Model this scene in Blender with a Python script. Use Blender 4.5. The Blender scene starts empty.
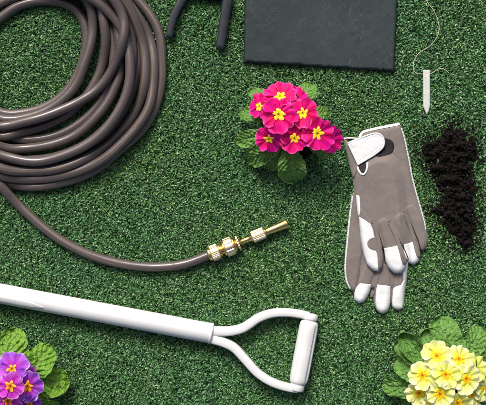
import bpy, math, random
import numpy as np
from mathutils import Vector, Matrix, noise
from mathutils.geometry import delaunay_2d_cdt
random.seed(7); rng = np.random.default_rng(7)
D = bpy.data; scn = bpy.context.scene; COL = scn.collection
S = 0.00145            # metres per photo pixel on the turf
HC = 1.40              # camera height
G = 0.0046             # level on which things rest (they press into the pile)
R = math.radians

def k_(z): return S * (HC - z) / (HC - G)
def W(px, py, z=G): return Vector(((px-243)*k_(z), -(py-202.5)*k_(z), z))

# ------------------------------------------------------------ object helpers
ORG = {}
def root(name, label, cat, loc, group=None):
    o = D.objects.new(name, None); COL.objects.link(o); o.location = loc
    o.empty_display_size = 0.02; o['label'] = label; o['category'] = cat
    if group: o['group'] = group
    ORG[o] = Vector(loc); return o
def build(name, V, F, mats, parent=None, org=None, smooth=True, fmat=None, attrs=None, label=None):
    """V in world metres; the mesh origin sits at its thing's base"""
    og = ORG[parent] if parent else Vector(org or (0, 0, 0))
    me = D.meshes.new(name)
    V = np.asarray([tuple(v) for v in V], dtype=float) if not isinstance(V, np.ndarray) else V
    V = V - np.array(og)
    me.from_pydata(V.tolist(), [], [tuple(int(i) for i in f) for f in F])
    if not isinstance(mats, (list, tuple)): mats = [mats]
    for m in mats: me.materials.append(m)
    if fmat is not None: me.polygons.foreach_set('material_index', list(fmat))
    me.polygons.foreach_set('use_smooth', [smooth]*len(me.polygons))
    for an, av in (attrs or {}).items():
        a = me.attributes.new(an, 'FLOAT', 'POINT'); a.data.foreach_set('value', list(map(float, av)))
    me.update()
    o = D.objects.new(name, me); COL.objects.link(o)
    if parent: o.parent = parent
    else: o.location = og
    ORG[o] = og
    if label: o['label'] = label
    return o
def tag(o, label, cat, group=None, kind=None):
    o['label'] = label; o['category'] = cat
    if group: o['group'] = group
    if kind: o['kind'] = kind
    return o
class MB:
    def __init__(s): s.V = []; s.F = []; s.A = {}
    def add(s, V, F, **at):
        n = len(s.V); s.V += [tuple(v) for v in V]; s.F += [tuple(i+n for i in f) for f in F]
        for a, v in at.items(): s.A.setdefault(a, []).extend(v)
    def build(s, name, m, parent=None, **kw): return build(name, s.V, s.F, m, parent, attrs=s.A, **kw)

# ------------------------------------------------------------ materials
def lin(r, g, b):
    f = lambda c: (c/255/12.92) if c/255 <= .04045 else ((c/255+.055)/1.055)**2.4
    return (f(r), f(g), f(b), 1)
class Mat:
    def __init__(s, name, rough=.5, metal=0., spec=.5, coat=0., sss=0.):
        m = s.m = D.materials.new(name); m.use_nodes = True; s.t = m.node_tree
        s.b = s.t.nodes['Principled BSDF']; s.out = s.t.nodes['Material Output']
        s.set('Roughness', rough); s.set('Metallic', metal); s.set('Specular IOR Level', spec); s.set('Coat Weight', coat)
        s.co = s.n('ShaderNodeTexCoord').outputs['Object']
    def set(s, k, v): s.b.inputs[k].default_value = v
    def n(s, ty, **kw):
        nd = s.t.nodes.new(ty)
        for k, v in kw.items(): setattr(nd, k, v)
        return nd
    def L(s, a, b): s.t.links.new(a, b)
    def noise(s, scale, detail=4, rough=.6, vec=None, dist=0):
        nd = s.n('ShaderNodeTexNoise'); nd.inputs['Scale'].default_value = scale; nd.inputs['Detail'].default_value = detail
        nd.inputs['Roughness'].default_value = rough; nd.inputs['Distortion'].default_value = dist
        s.L(vec or s.co, nd.inputs['Vector']); return nd.outputs['Fac']
    def vor(s, scale, feature='F1', vec=None):
        nd = s.n('ShaderNodeTexVoronoi', feature=feature); nd.inputs['Scale'].default_value = scale
        s.L(vec or s.co, nd.inputs['Vector']); return nd.outputs['Distance']
    def ramp(s, fac, stops, interp='LINEAR'):
        nd = s.n('ShaderNodeValToRGB'); e = nd.color_ramp.elements; nd.color_ramp.interpolation = interp
        while len(e) < len(stops): e.new(.5)
        for i, (p, c) in enumerate(stops):
            e[i].position = p; e[i].color = c if hasattr(c, '__len__') else (c, c, c, 1)
        s.L(fac, nd.inputs['Fac']); return nd.outputs['Color']
    def attr(s, name):
        nd = s.n('ShaderNodeAttribute'); nd.attribute_name = name; return nd.outputs['Fac']
    def mix(s, fac, a, b, mode='MIX'):
        nd = s.n('ShaderNodeMix', data_type='RGBA', blend_type=mode)
        for sock, v in ((nd.inputs['Factor'], fac), (nd.inputs[6], a), (nd.inputs[7], b)):
            if hasattr(v, 'node'): s.L(v, sock)
            else: sock.default_value = v
        return nd.outputs[2]
    def math(s, op, a, b=0.):
        nd = s.n('ShaderNodeMath', operation=op)
        for i, v in enumerate((a, b)):
            if hasattr(v, 'node'): s.L(v, nd.inputs[i])
            else: nd.inputs[i].default_value = v
        return nd.outputs[0]
    def color(s, c):
        if hasattr(c, 'node'): s.L(c, s.b.inputs['Base Color'])
        else: s.set('Base Color', c)
        return s
    def rough(s, c): s.L(c, s.b.inputs['Roughness']); return s
    def bump(s, h, dist, strength=1.):
        nd = s.n('ShaderNodeBump'); nd.inputs['Distance'].default_value = dist; nd.inputs['Strength'].default_value = strength
        s.L(h, nd.inputs['Height'])
        if s.b.inputs['Normal'].is_linked: s.L(s.b.inputs['Normal'].links[0].from_socket, nd.inputs['Normal'])
        s.L(nd.outputs[0], s.b.inputs['Normal']); return s
    def translucent(s, colsock, amt):
        tr = s.n('ShaderNodeBsdfTranslucent'); mx = s.n('ShaderNodeMixShader'); mx.inputs[0].default_value = amt
        if hasattr(colsock, 'node'): s.L(colsock, tr.inputs['Color'])
        else: tr.inputs['Color'].default_value = colsock
        s.L(s.b.outputs[0], mx.inputs[1]); s.L(tr.outputs[0], mx.inputs[2]); s.L(mx.outputs[0], s.out.inputs['Surface'])
        return s

def mat_turf():
    a = Mat('turf_blades', rough=.36, spec=.5)
    r = a.attr('rnd')
    c = a.ramp(r, [(0, (.007,.024,.006,1)), (.20, (.020,.072,.019,1)), (.42, (.046,.148,.042,1)), (.64, (.074,.208,.070,1)),
                   (.82, (.105,.265,.115,1)), (.92, (.135,.300,.080,1)), (.975, (.20,.38,.16,1)), (1, (.30,.45,.26,1))])
    big = a.noise(5.5, 2, .5)
    c = a.mix(a.ramp(big, [(.35, 0), (.68, .42)]), c, (1.25,1.02,.62,1), 'MULTIPLY')
    a.color(c); return a.m
def mat_backing():
    a = Mat('turf_backing', rough=.9, spec=.2)
    c = a.ramp(a.noise(420, 6, .75), [(.3, (.004,.014,.006,1)), (.52, (.014,.055,.02,1)), (.68, (.04,.14,.06,1))])
    a.color(c).bump(a.noise(420, 5), .004); return a.m
def mat_hose():
    a = Mat('hose_vinyl', rough=.30, spec=.5, coat=.25); a.set('Coat Roughness', .12)
    u = a.attr('along'); v = a.attr('around')
    comb = a.n('ShaderNodeCombineXYZ'); a.L(u, comb.inputs[0]); a.L(v, comb.inputs[1])
    def lines(ku, kv):
        w = a.math('ADD', a.math('MULTIPLY', u, ku), a.math('MULTIPLY', v, kv))
        return a.math('ABSOLUTE', a.math('SUBTRACT', a.math('FRACT', w), .5))
    l1 = a.math('GREATER_THAN', lines(380, 12), .40); l2 = a.math('GREATER_THAN', lines(380, -12), .40)
    br = a.math('MAXIMUM', l1, l2)
    base = a.mix(a.noise(3, 3), (.080,.062,.060,1), (.124,.098,.094,1))
    base = a.mix(a.noise(24, 4), base, (.050,.040,.038,1))
    base = a.mix(a.math('MULTIPLY', br, .26), base, (.21,.175,.17,1))
    st = a.math('LESS_THAN', a.math('ABSOLUTE', a.math('SUBTRACT', v, .5)), .018)
    base = a.mix(a.math('MULTIPLY', st, .24), base, (.33,.27,.08,1))
    a.color(base).bump(br, .0002, .25).bump(a.noise(60, 3), .0010, .35)
    a.rough(a.ramp(a.noise(35, 5), [(.35, .24), (.7, .42)])); return a.m
def mat_simple(name, c1, c2, scale, rough, bump=0, bscale=400, metal=0., spec=.5, coat=0., bs=1.):
    a = Mat(name, rough=rough, metal=metal, spec=spec, coat=coat)
    a.color(a.mix(a.ramp(a.noise(scale, 5), [(.35, 0), (.68, 1)]), c1, c2))
    if bump: a.bump(a.noise(bscale, 5), bump, bs)
    return a
def mat_white_paint():
    a = Mat('white_coated_steel', rough=.32, spec=.5, coat=.2)
    c = a.mix(a.ramp(a.noise(30, 6), [(.4, 0), (.75, .6)]), (.72,.73,.725,1), (.63,.64,.635,1))
    sc = a.ramp(a.noise(170, 8, .8), [(.68, 0), (.72, 1)])
    c = a.mix(a.math('MULTIPLY', sc, .4), c, (.30,.29,.27,1)); c = a.mix(a.ramp(a.noise(11, 7, .7), [(.55, 0), (.8, .3)]), c, (.46,.45,.41,1))
    a.color(c).bump(a.noise(130, 4), .0006, .15); a.rough(a.ramp(a.noise(50, 5), [(.3, .26), (.7, .48)])); return a.m
def mat_slate():
    a = Mat('slate', rough=.7, spec=.3)
    c = a.mix(a.ramp(a.noise(9, 7, .65), [(.3, 0), (.7, 1)]), (.012,.022,.024,1), (.026,.042,.045,1))
    def scratch(rot, sc, thr, off):
        m0 = a.n('ShaderNodeMapping'); m0.inputs['Rotation'].default_value[2] = R(rot); a.L(a.co, m0.inputs['Vector']); mp = a.n('ShaderNodeMapping'); mp.inputs['Scale'].default_value = (sc, sc*.07, 1)
        mp.inputs['Location'].default_value[0] = off; a.L(m0.outputs[0], mp.inputs['Vector'])
        return a.ramp(a.noise(1, 2, .5, vec=mp.outputs[0], dist=.5), [(thr, 0), (thr+.012, 1), (thr+.03, 0)])
    s = a.math('MAXIMUM', scratch(50, 210, .60, 0), scratch(-38, 240, .61, 3))
    s = a.math('MAXIMUM', s, scratch(12, 190, .63, 7))
    patch = a.ramp(a.noise(26, 3), [(.42, .04), (.66, 1)])
    s = a.math('MULTIPLY', s, patch)
    sp = a.ramp(a.vor(260), [(.07, 1), (.12, 0)])
    sp = a.math('MULTIPLY', sp, a.ramp(a.noise(70, 2), [(.58, 0), (.64, 1)]))
    c = a.mix(a.math('MULTIPLY', s, .17), c, (.26,.30,.31,1))
    c = a.mix(a.math('MULTIPLY', sp, .55), c, (.30,.33,.33,1))
    a.color(c).bump(a.noise(50, 9, .7), .0016, .55).bump(a.noise(500, 4), .0004, .5)
    a.rough(a.ramp(a.noise(40, 5), [(.3, .5), (.7, .75)])); return a.m
def mat_fabric():
    a = Mat('taupe_fabric', rough=.92, spec=.15)
    a.set('Sheen Weight', .25)
    c = a.mix(a.ramp(a.noise(30, 5), [(.3, 0), (.7, 1)]), (.185,.160,.147,1), (.220,.192,.176,1))
    c = a.mix(a.ramp(a.noise(900, 3), [(.4, 0), (.75, .5)]), c, (.13,.105,.095,1))
    a.color(c).bump(a.noise(130, 4), .0012, .25).bump(a.vor(1400), .0004, .6); return a.m
def mat_leather():
    a = Mat('white_leather', rough=.55, spec=.4)
    c = a.mix(a.ramp(a.noise(45, 5), [(.35, 0), (.75, 1)]), (.74,.76,.765,1), (.66,.685,.695,1))
    a.color(c).bump(a.noise(70, 5), .0010, .3).bump(a.vor(900), .0003, .5); return a.m
def mat_leaf(name, c1, c2, vein):
    a = Mat(name, rough=.45, spec=.5)
    rnd = a.n('ShaderNodeObjectInfo').outputs['Random']
    c = a.mix(a.noise(40, 4), c1, c2); c = a.mix(a.math('MULTIPLY', rnd, .5), c, c1)
    c = a.mix(a.math('MULTIPLY', a.attr('vein'), .30), c, vein)
    c = a.mix(a.math('MULTIPLY', a.attr('rim'), .3), c, vein)
    a.color(c).bump(a.noise(230, 4), .0030, .8).bump(a.vor(300), .0022, .8).translucent(c, .16); return a.m
def mat_petal(name, inner, mid, outer, edge, alt):
    a = Mat(name, rough=.6, spec=.25); a.set('Sheen Weight', .0)
    u = a.math('ADD', a.attr('rad'), a.math('MULTIPLY', a.math('SUBTRACT', a.noise(110, 3), .5), .35)); rnd = a.n('ShaderNodeObjectInfo').outputs['Random']
    c = a.ramp(u, [(.10, inner), (.38, mid), (.90, outer), (.985, edge)])
    c = a.mix(a.math('MULTIPLY', a.ramp(a.noise(60, 3), [(.38, 0), (.60, 1)]), a.math('ADD', a.math('MULTIPLY', rnd, .6), .35)), c, alt)
    a.color(c).bump(a.attr('ridge'), .0004, .8).bump(a.noise(300, 4), .0005, .5).translucent(c, .25); return a.m
def mat_eye(name, core, ring, tip):
    a = Mat(name, rough=.6, spec=.2)
    c = a.ramp(a.attr('rad'), [(.0, (.03,.05,.005,1)), (.12, core), (.45, ring), (.9, tip)])
    a.color(c).bump(a.noise(900, 3), .0006, .8); return a.m

M = {}
M['turf'] = mat_turf(); M['backing'] = mat_backing(); M['hose'] = mat_hose(); M['white'] = mat_white_paint()
M['grip'] = mat_simple('white_plastic', (.71,.72,.715,1), (.64,.65,.645,1), 60, .42, .0005, 260, bs=.3).m
M['slate'] = mat_slate(); M['fabric'] = mat_fabric(); M['leather'] = mat_leather()
M['velcro'] = mat_simple('black_velcro', (.012,.012,.014,1), (.05,.05,.055,1), 900, .95, .0012, 1500, spec=.2).m
M['lining'] = mat_simple('dark_lining_and_crease', (.03,.026,.026,1), (.05,.045,.042,1), 300, .95, .0005, 900, spec=.1).m  # glove lining, also the painted shade in the finger creases
M['brass'] = mat_simple('brass', (.86,.64,.26,1), (.74,.52,.19,1), 120, .26, .0004, 700, metal=1., bs=.4).m
M['nickel'] = mat_simple('pale_brass', (.86,.74,.52,1), (.72,.60,.40,1), 150, .42, .0004, 900, metal=1., bs=.4).m
M['handle'] = mat_simple('blue_black_rubber', (.014,.017,.025,1), (.024,.028,.038,1), 60, .34, .0003, 120, bs=.2).m
M['steel'] = mat_simple('dark_steel', (.10,.10,.11,1), (.06,.06,.065,1), 80, .4, .0004, 400, metal=1.).m
M['stake'] = mat_simple('pale_plastic', (.60,.62,.58,1), (.48,.50,.47,1), 90, .5, .0005, 300).m
M['string'] = mat_simple('twine', (.60,.58,.46,1), (.44,.42,.32,1), 500, .9, .0005, 1500).m
M['soil'] = mat_simple('potting_soil', (.005,.004,.0038,1), (.022,.017,.015,1), 260, .95, .0015, 900, spec=.15).m
M['pot'] = mat_simple('black_plastic', (.012,.012,.012,1), (.02,.02,.02,1), 60, .5, .0003, 200).m
M['stem'] = mat_simple('stem_green', (.16,.22,.05,1), (.24,.20,.08,1), 120, .6, .0005, 400).m
M['leaf_pink'] = mat_leaf('leaf_mid_green', (.115,.285,.045,1), (.190,.395,.075,1), (.38,.52,.22,1))
M['leaf_purple'] = mat_leaf('leaf_lime_green', (.12,.31,.02,1), (.23,.44,.04,1), (.36,.54,.16,1))
M['leaf_yellow'] = mat_leaf('leaf_deep_green', (.095,.250,.040,1), (.185,.385,.070,1), (.40,.56,.28,1))
M['pink'] = mat_petal('petal_pink', (.60,.0,.02,1), (.88,.003,.09,1), (.92,.003,.20,1), (.90,.10,.38,1), (.74,.0,.36,1))
M['pink_eye'] = mat_eye('eye_yellow', (.35,.22,.0,1), (.92,.60,.01,1), (.95,.75,.05,1))
M['purple'] = mat_petal('petal_purple', (.52,.0,.20,1), (.60,.03,.52,1), (.48,.16,.80,1), (.80,.55,.93,1), (.26,.03,.60,1))
M['magenta'] = mat_petal('petal_magenta', (.45,.0,.16,1), (.64,.02,.50,1), (.64,.13,.74,1), (.82,.42,.88,1), (.52,.0,.42,1))
M['purple_eye'] = mat_eye('eye_orange', (.20,.02,.0,1), (.72,.20,.005,1), (.95,.58,.03,1))
M['cream'] = mat_petal('petal_cream', (.66,.76,.01,1), (.88,.91,.12,1), (.95,.95,.52,1), (.97,.97,.78,1), (.84,.90,.16,1))
M['cream_eye'] = mat_eye('eye_amber', (.45,.16,.0,1), (.88,.40,.005,1), (.94,.72,.02,1))

# ------------------------------------------------------------ geometry helpers
def catmull(P, closed=False, step=1.0):
    P = [Vector(p) for p in P]; n = len(P); out = []
    for i in range(n if closed else n-1):
        g = (lambda j: P[j % n]) if closed else (lambda j: P[min(max(j, 0), n-1)])
        a, b, c, d = g(i-1), g(i), g(i+1), g(i+2)
        m = max(1, int(round((c-b).length/step)))
        for s_ in range(m):
            t = s_/m
            out.append(.5*((2*b)+(-a+c)*t+(2*a-5*b+4*c-d)*t*t+(-a+3*b-3*c+d)*t**3))
    if not closed: out.append(P[-1])
    return out
def tube(P, rad, seg=14, cap=True, squash=None, up=Vector((0, 0, 1))):
    """sweep a ring along P; rad number or list; squash=(w,h) lists scale the ring across/up"""
    P = [Vector(p) for p in P]; n = len(P); V = []; F = []; al = []; ar = []; L = 0
    side = None
    for i in range(n):
        t = (P[min(i+1, n-1)]-P[max(i-1, 0)]).normalized()
        if side is None:
            side = t.cross(up)
            if side.length < 1e-4: side = t.cross(Vector((1, 0, 0)))
        side = (side - t*side.dot(t)).normalized(); nn = side.cross(t)
        if i: L += (P[i]-P[i-1]).length
        r = rad[i] if hasattr(rad, '__len__') else rad
        sw, sh = (squash[i] if isinstance(squash[0], (list, tuple)) else squash) if squash else (1, 1)
        for k in range(seg):
            a = 2*math.pi*k/seg; ca, sa = math.cos(a), math.sin(a)
            if squash:   # superellipse: strap-like section
                e = .5; ca = math.copysign(abs(ca)**e, ca); sa = math.copysign(abs(sa)**e, sa)
            V.append(P[i] + side*(ca*r*sw) + nn*(sa*r*sh)); al.append(L); ar.append(k/seg)
    for i in range(n-1):
        for k in range(seg):
            k2 = (k+1) % seg
            F.append((i*seg+k, i*seg+k2, (i+1)*seg+k2, (i+1)*seg+k))
    if cap:
        F.append(tuple(range(seg-1, -1, -1))); F.append(tuple((n-1)*seg+k for k in range(seg)))
    return V, F, al, ar
def lathe(A, B, prof, seg=40, ribs=0, ribamp=0., ribrange=None):
    """prof: (t along A->B in m, radius)"""
    A = Vector(A); ax = (Vector(B)-A).normalized(); s1 = ax.cross(Vector((0, 0, 1))).normalized(); s2 = s1.cross(ax)
    V = []; F = []
    for (t, r) in prof:
        for k in range(seg):
            a = 2*math.pi*k/seg; rr = r
            if ribs and (ribrange is None or ribrange[0] <= t <= ribrange[1]): rr += ribamp*(1 if math.cos(ribs*a) > 0 else -1)
            V.append(A + ax*t + s1*(rr*math.cos(a)) + s2*(rr*math.sin(a)))
    n = len(prof)
    for i in range(n-1):
        for k in range(seg): F.append((i*seg+k, (i+1)*seg+k, (i+1)*seg+(k+1) % seg, i*seg+(k+1) % seg))
    F.append(tuple(range(seg))); F.append(tuple((n-1)*seg+k for k in range(seg-1, -1, -1)))
    return V, F
def outline(P, step=1.0, smooth=True):
    if smooth: return [Vector(p).to_2d() for p in catmull([(x, y, 0) for x, y in P], True, step)]
    out = []
    for i in range(len(P)):
        a = Vector(P[i]); b = Vector(P[(i+1) % len(P)]); m = max(1, int((b-a).length/step))
        out += [a.lerp(b, j/m) for j in range(m)]
    return out
def dist_in(poly, pts):
    """signed distance (inside > 0) of pts to polygon, numpy"""
    A = np.array([tuple(p) for p in poly]); B = np.roll(A, -1, 0); P = np.asarray(pts, float)
    d = np.full(len(P), 1e9); ins = np.zeros(len(P), bool)
    for a, b in zip(A, B):
        ab = b-a; l = max((ab**2).sum(), 1e-12)
        t = np.clip(((P-a)@ab)/l, 0, 1); q = P-(a+t[:, None]*ab); d = np.minimum(d, np.hypot(q[:, 0], q[:, 1]))
        c = ((a[1] > P[:, 1]) != (b[1] > P[:, 1]))
        with np.errstate(divide='ignore', invalid='ignore'):
            xx = (b[0]-a[0])*(P[:, 1]-a[1])/(b[1]-a[1])+a[0]
        ins ^= c & (P[:, 0] < xx)
    return np.where(ins, d, -d)
def fill(poly, step):
    A = np.array([tuple(p) for p in poly]); x0, y0 = A.min(0); x1, y1 = A.max(0)
    gx, gy = np.meshgrid(np.arange(x0, x1, step), np.arange(y0, y1, step)); g = np.c_[gx.ravel(), gy.ravel()]
    g[:, 0] += (np.round((g[:, 1]-y0)/step) % 2)*step*.5
    g = g[dist_in(poly, g) > step*.45]
    n = len(A); pts = [Vector(p) for p in np.r_[A, g].tolist()]
    v, e, f, *_ = delaunay_2d_cdt(pts, [(i, (i+1) % n) for i in range(n)], [], 1, 1e-6)
    P = np.array([tuple(q) for q in v]); return P, [tuple(t) for t in f]
def inflate(poly, top, bottom, step=1.1):
    """closed shell over the outline (photo-pixel plan); top(P,d), bottom(P,d) give heights in m"""
    P, F = fill(poly, step); d = np.maximum(dist_in(poly, P), 0)
    zt = top(P, d); zb = np.minimum(bottom(P, d), zt-1e-5); n = len(P)
    V = [W(x, y, z) for (x, y), z in zip(P, zt)] + [W(x, y, z) for (x, y), z in zip(P, zb)]
    ff = []
    cnt = {}
    for f in F:
        a, b, c = f[:3]
        if (P[b][0]-P[a][0])*(P[c][1]-P[a][1])-(P[b][1]-P[a][1])*(P[c][0]-P[a][0]) > 0: f = tuple(reversed(f))
        ff.append(f); ff.append(tuple(i+n for i in reversed(f)))
        for i in range(len(f)):
            e = (f[i], f[(i+1) % len(f)]); cnt[e] = 1
    for (a, b) in list(cnt):
        if (b, a) not in cnt: ff.append((b, a, a+n, b+n))
    return V, ff
def prof(d, w): t = np.clip(d/w, 0, 1); return np.sqrt(np.clip(1-(1-t)**2, 0, 1))
def nz(P, sc, seed=0): return np.array([noise.noise(Vector((x*sc, y*sc, seed))) for x, y in P])

# ------------------------------------------------------------ the turf
def turf():
    def blades(n, bx, by, wmul, hole=None):
        x = rng.uniform(-bx, bx, n); y = rng.uniform(-by, by, n)
        if hole: k = (abs(x) > hole[0]) | (abs(y) > hole[1]); x = x[k]; y = y[k]; n = len(x)
        az = rng.uniform(0, 2*math.pi, n); L = rng.uniform(.0042, .0090, n)*np.sqrt(wmul); h = rng.uniform(.0028, .0066, n)
        curl = rng.normal(0, 1.7, n); w = rng.uniform(.0005, .00105, n)*wmul; tw = rng.uniform(-.9, .9, n); tip = rng.uniform(.35, 1., n)
        P = np.zeros((n, 4, 2, 3))
        cx = np.zeros(n); cy = np.zeros(n)
        for j, t in enumerate((0, .35, .7, 1.)):
            a = az + curl*t
            if j: st = (.0, .35, .35, .30)[j]*L; cx = cx+np.cos(a)*st*.85; cy = cy+np.sin(a)*st*.85
            z = h*np.sin(np.minimum(1, t*1.25)*1.57)*(1-(1-tip)*max(0, t-.6)*2.2)
            ww = w*(1, 1.05, .95, .55)[j]; ta = tw*t*1.6
            ox = -np.sin(a)*ww*np.cos(ta); oy = np.cos(a)*ww*np.cos(ta); oz = ww*np.sin(ta)
            for s_, sg in ((0, -1), (1, 1)):
                P[:, j, s_, 0] = x+cx+sg*ox; P[:, j, s_, 1] = y+cy+sg*oy; P[:, j, s_, 2] = np.maximum(z+sg*oz, 0.0003*j+.0002)
        return P.reshape(-1, 3), n, np.repeat(rng.uniform(0, 1, n), 8)
    a = blades(390000, .50, .43, 1.); b = blades(150000, .95, .85, 1.7, (.50, .43))
    V = np.r_[a[0], b[0]]; n = a[1]+b[1]; r = np.r_[a[2], b[2]]
    base = (np.arange(n)*8)[:, None, None]
    q = np.array([[0, 1, 3, 2], [2, 3, 5, 4], [4, 5, 7, 6]])[None]
    F = (base+q).reshape(-1)
    me = D.meshes.new('artificial_turf'); me.vertices.add(len(V)); me.vertices.foreach_set('co', V.ravel())
    nf = n*3; me.loops.add(nf*4); me.loops.foreach_set('vertex_index', F.astype(np.int32))
    me.polygons.add(nf); me.polygons.foreach_set('loop_start', np.arange(nf, dtype=np.int32)*4); me.polygons.foreach_set('loop_total', np.full(nf, 4, np.int32))
    me.polygons.foreach_set('use_smooth', np.ones(nf, bool))
    at = me.attributes.new('rnd', 'FLOAT', 'POINT'); at.data.foreach_set('value', r)
    me.materials.append(M['turf']); me.update(calc_edges=True)
    o = D.objects.new('artificial_turf', me); COL.objects.link(o)
    tag(o, 'short curly green artificial turf under all the garden things', 'turf', kind='stuff')
    g = build('ground', [(-6, -6, 0), (6, -6, 0), (6, 6, 0), (-6, 6, 0)], [(0, 1, 2, 3)], M['backing'])
    g['kind'] = 'structure'; g['label'] = 'green backing of the artificial turf'; g['category'] = 'ground'
turf()

# ------------------------------------------------------------ garden hose
def hose():
    C = Vector((30, 56)); HR = 4.72*S; dia = 2*HR
    L1 = [(88,0),(92,28),(88.5,50),(82,68),(77,82),(65,97),(48,109),(28,116.5),(0,119)]
    L2 = [(98.5,4),(104,22),(106,41),(102,61),(97,76),(85,96),(65,115),(40,127),(20,132),(0,137)]
    L3 = [(108,4),(115,18.5),(118,37),(120,60),(117,80),(104,106),(80,131),(55,143),(25,148),(0,147)]
    L4 = [(122,6),(131,32),(133,60),(129,86),(121,110),(106,129),(85,146),(55,158),(25,161),(0,159)]
    L5 = [(124,0),(136,22),(144,50),(145,77),(141,97),(130,118),(115,136),(100,149),(80,161),(55,169.5),(28,171),(0,168)]
    L6 = [(121,-3),(136,14),(149,37),(154,61),(153.5,84),(150,106),(139,125),(117,149),(98,163),(75,172.5),(50,178),(20,179),(0,175)]
    L7 = [(136,-2),(152,17),(160.5,37),(161.5,61),(161,84),(154,110),(141,131),(117,152),(98.5,168),(80,177),(60,183),(37,187),(15,185.5),(-8,179)]
    LM = [(0,16),(18,4),(45,-1),(68,3.5),(80,14),(86,32),(85,50),(78,72),(66,91),(50,104),(28,112),(0,113)]
    T = [(106,-10),(116,2),(123,15),(125,32),(120,52),(111,69),(98,86),(80,99),(60,109),(40,117),(20,122),(0,126.5)]
    def circ(r, dx=0, dy=0): return [(30+dx+r*math.cos(R(a)), 56+dy+r*math.sin(R(a))) for a in range(-60, 105, 20)]
    lead = [(-22,120),(-12,155),(2.5,185),(15,201),(30,216),(49,232),(69,245),(94,256.5),(120,263.5),(146,267),(170,266.5),(188,263.2),(201,258.3),(212,253.8)]
    loops = [(L7, .0), (circ(108), .0), (circ(84), .0), (L4, 1.0), (L6, 1.0), (L2, 1.1), (LM, 1.0), (L3, 2.0), (L1, 2.1), (L5, 2.2), ([(30+q*math.cos(R(a)), 56+q*math.sin(R(a))) for a, q in ((-150, 68), (-125, 65), (-100, 64.5), (-78, 67), (-55, 76), (-35, 88), (-10, 98), (20, 104), (50, 106), (80, 106), (100, 104))], 2.6), (T, 3.6)]  # varying-radius loop, added high at the top to shade the coil's inside
    pts = [(x, y, 0.) for x, y in reversed(lead)]
    for i, z in ((-3, .15), (-2, 1.2), (-1, 1.6)): pts[i] = (*pts[i][:2], z)
    for P, lev in loops:
        a0 = Vector(pts[-1][:2])-C; a1 = Vector(P[0])-C; z0 = pts[-1][2]
        t0 = math.atan2(a0.y, a0.x); t1 = math.atan2(a1.y, a1.x)
        while t1 <= t0: t1 += 2*math.pi
        n = max(2, int((t1-t0)/R(24)))
        for j in range(1, n):
            f = j/n; ff = f*f*(3-2*f); t = t0+(t1-t0)*f; r = a0.length+(a1.length-a0.length)*ff
            pts.append((C.x+r*math.cos(t), C.y+r*math.sin(t), z0+(lev-z0)*ff))
        pts += [(x, y, lev) for x, y in P]
    for a, q in ((128, 84), (148, 92), (170, 100)): pts.append((30+q*math.cos(R(a)), 56+q*math.sin(R(a)), 3.2))
    cv = catmull([W(x, y, G+HR+z*dia*.55) for x, y, z in pts], False, .002)
    # equal spacing, then let the loops settle on each other
    A = np.array([tuple(v) for v in cv]); dl = np.r_[0, np.cumsum(np.linalg.norm(np.diff(A, axis=0), axis=1))]
    N = int(dl[-1]/.006); s_ = np.linspace(0, dl[-1], N); X = np.c_[[np.interp(s_, dl, A[:, k]) for k in range(3)]].T
    X0 = X.copy(); idx = np.arange(N); lock = (s_ < .33)
    I, J = np.nonzero((np.hypot(X[:, None, 0]-X[None, :, 0], X[:, None, 1]-X[None, :, 1]) < dia*1.6) & (idx[None] > idx[:, None]+8))
    sgn = np.sign(X0[I, 2]-X0[J, 2]-1e-7)
    for it in range(260):
        d = X[I]-X[J]; hd = np.hypot(d[:, 0], d[:, 1]); dist = np.sqrt(hd**2+d[:, 2]**2)
        near = (hd < dia) & ((dist < dia*.98) | (d[:, 2]*sgn < 0))
        need = np.sqrt(np.clip((dia*.98)**2-hd**2, 0, None))*sgn-d[:, 2]
        pz = np.where(near, need*.22, 0); acc = np.zeros(N); cnt = np.ones(N)
        np.add.at(acc, I, pz); np.add.at(acc, J, -pz); np.add.at(cnt, I, near*.5); np.add.at(cnt, J, near*.5)
        dz = acc/cnt*1.4
        for _ in range(2): dz[1:-1] = dz[1:-1]*.5+(dz[:-2]+dz[2:])*.25
        X[:, 2] += dz
        w = np.where(near, (dia-dist).clip(0)/(hd+1e-4)*.03, 0)[:, None]*d[:, :2]; sh = np.zeros((N, 2))
        np.add.at(sh, I, w); np.add.at(sh, J, -w)
        X[:, :2] += np.where(lock[:, None], 0, sh.clip(-.0004, .0004))
        X[:, 2] -= .00012
        X[1:-1] = X[1:-1]*.5+(X[:-2]+X[2:])*.25
        X[:, :2] += (X0[:, :2]-X[:, :2])*.14
        X[:, 2] = np.maximum(X[:, 2], G+HR-.0010); X[0] = X0[0]; X[:10, 2] = G+HR
    print('hose top z', X[:, 2].max())
    P = catmull([tuple(x) for x in X], False, .003)
    t = root('garden_hose', 'coiled mauve-brown garden hose with brass nozzle on the turf', 'hose', W(30, 56, G))
    V, F, al, ar = tube(P, HR, 18)
    ar = [(a+.35*math.sin(l*3.1)+l*.23) % 1 for a, l in zip(ar, al)]
    build('hose_tube', V, F, M['hose'], t, attrs={'along': al, 'around': ar})
    # fittings on one axis
    A0 = W(208, 255.2, G+HR+.002); B0 = W(287, 223.6, G+HR+.002); ax = (B0-A0).normalized()
    def seg(name, t0, t1, pr, m, par, **kw):
        V, F = lathe(A0+ax*t0*S, B0, [(x*S, r*S) for x, r in pr], **kw); return build(name, V, F, m, par, smooth='ribs' not in kw)
    cp = seg('hose_coupling', 0, 30, [(0,5.4),(.4,6.4),(1.2,6.9),(3,7.0),(3.4,6.2),(12.2,6.2),(12.8,7.2),(13.8,7.2),(14.4,5.4),(16,5.2),(16.3,7.3),(17,8.0),(18.2,8.0),(18.6,7.2),(27.2,7.2),(27.6,8.0),(28.6,8.0),(29.4,6.6),(30.6,5.2),(31,4.6)], M['brass'], t)
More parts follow.
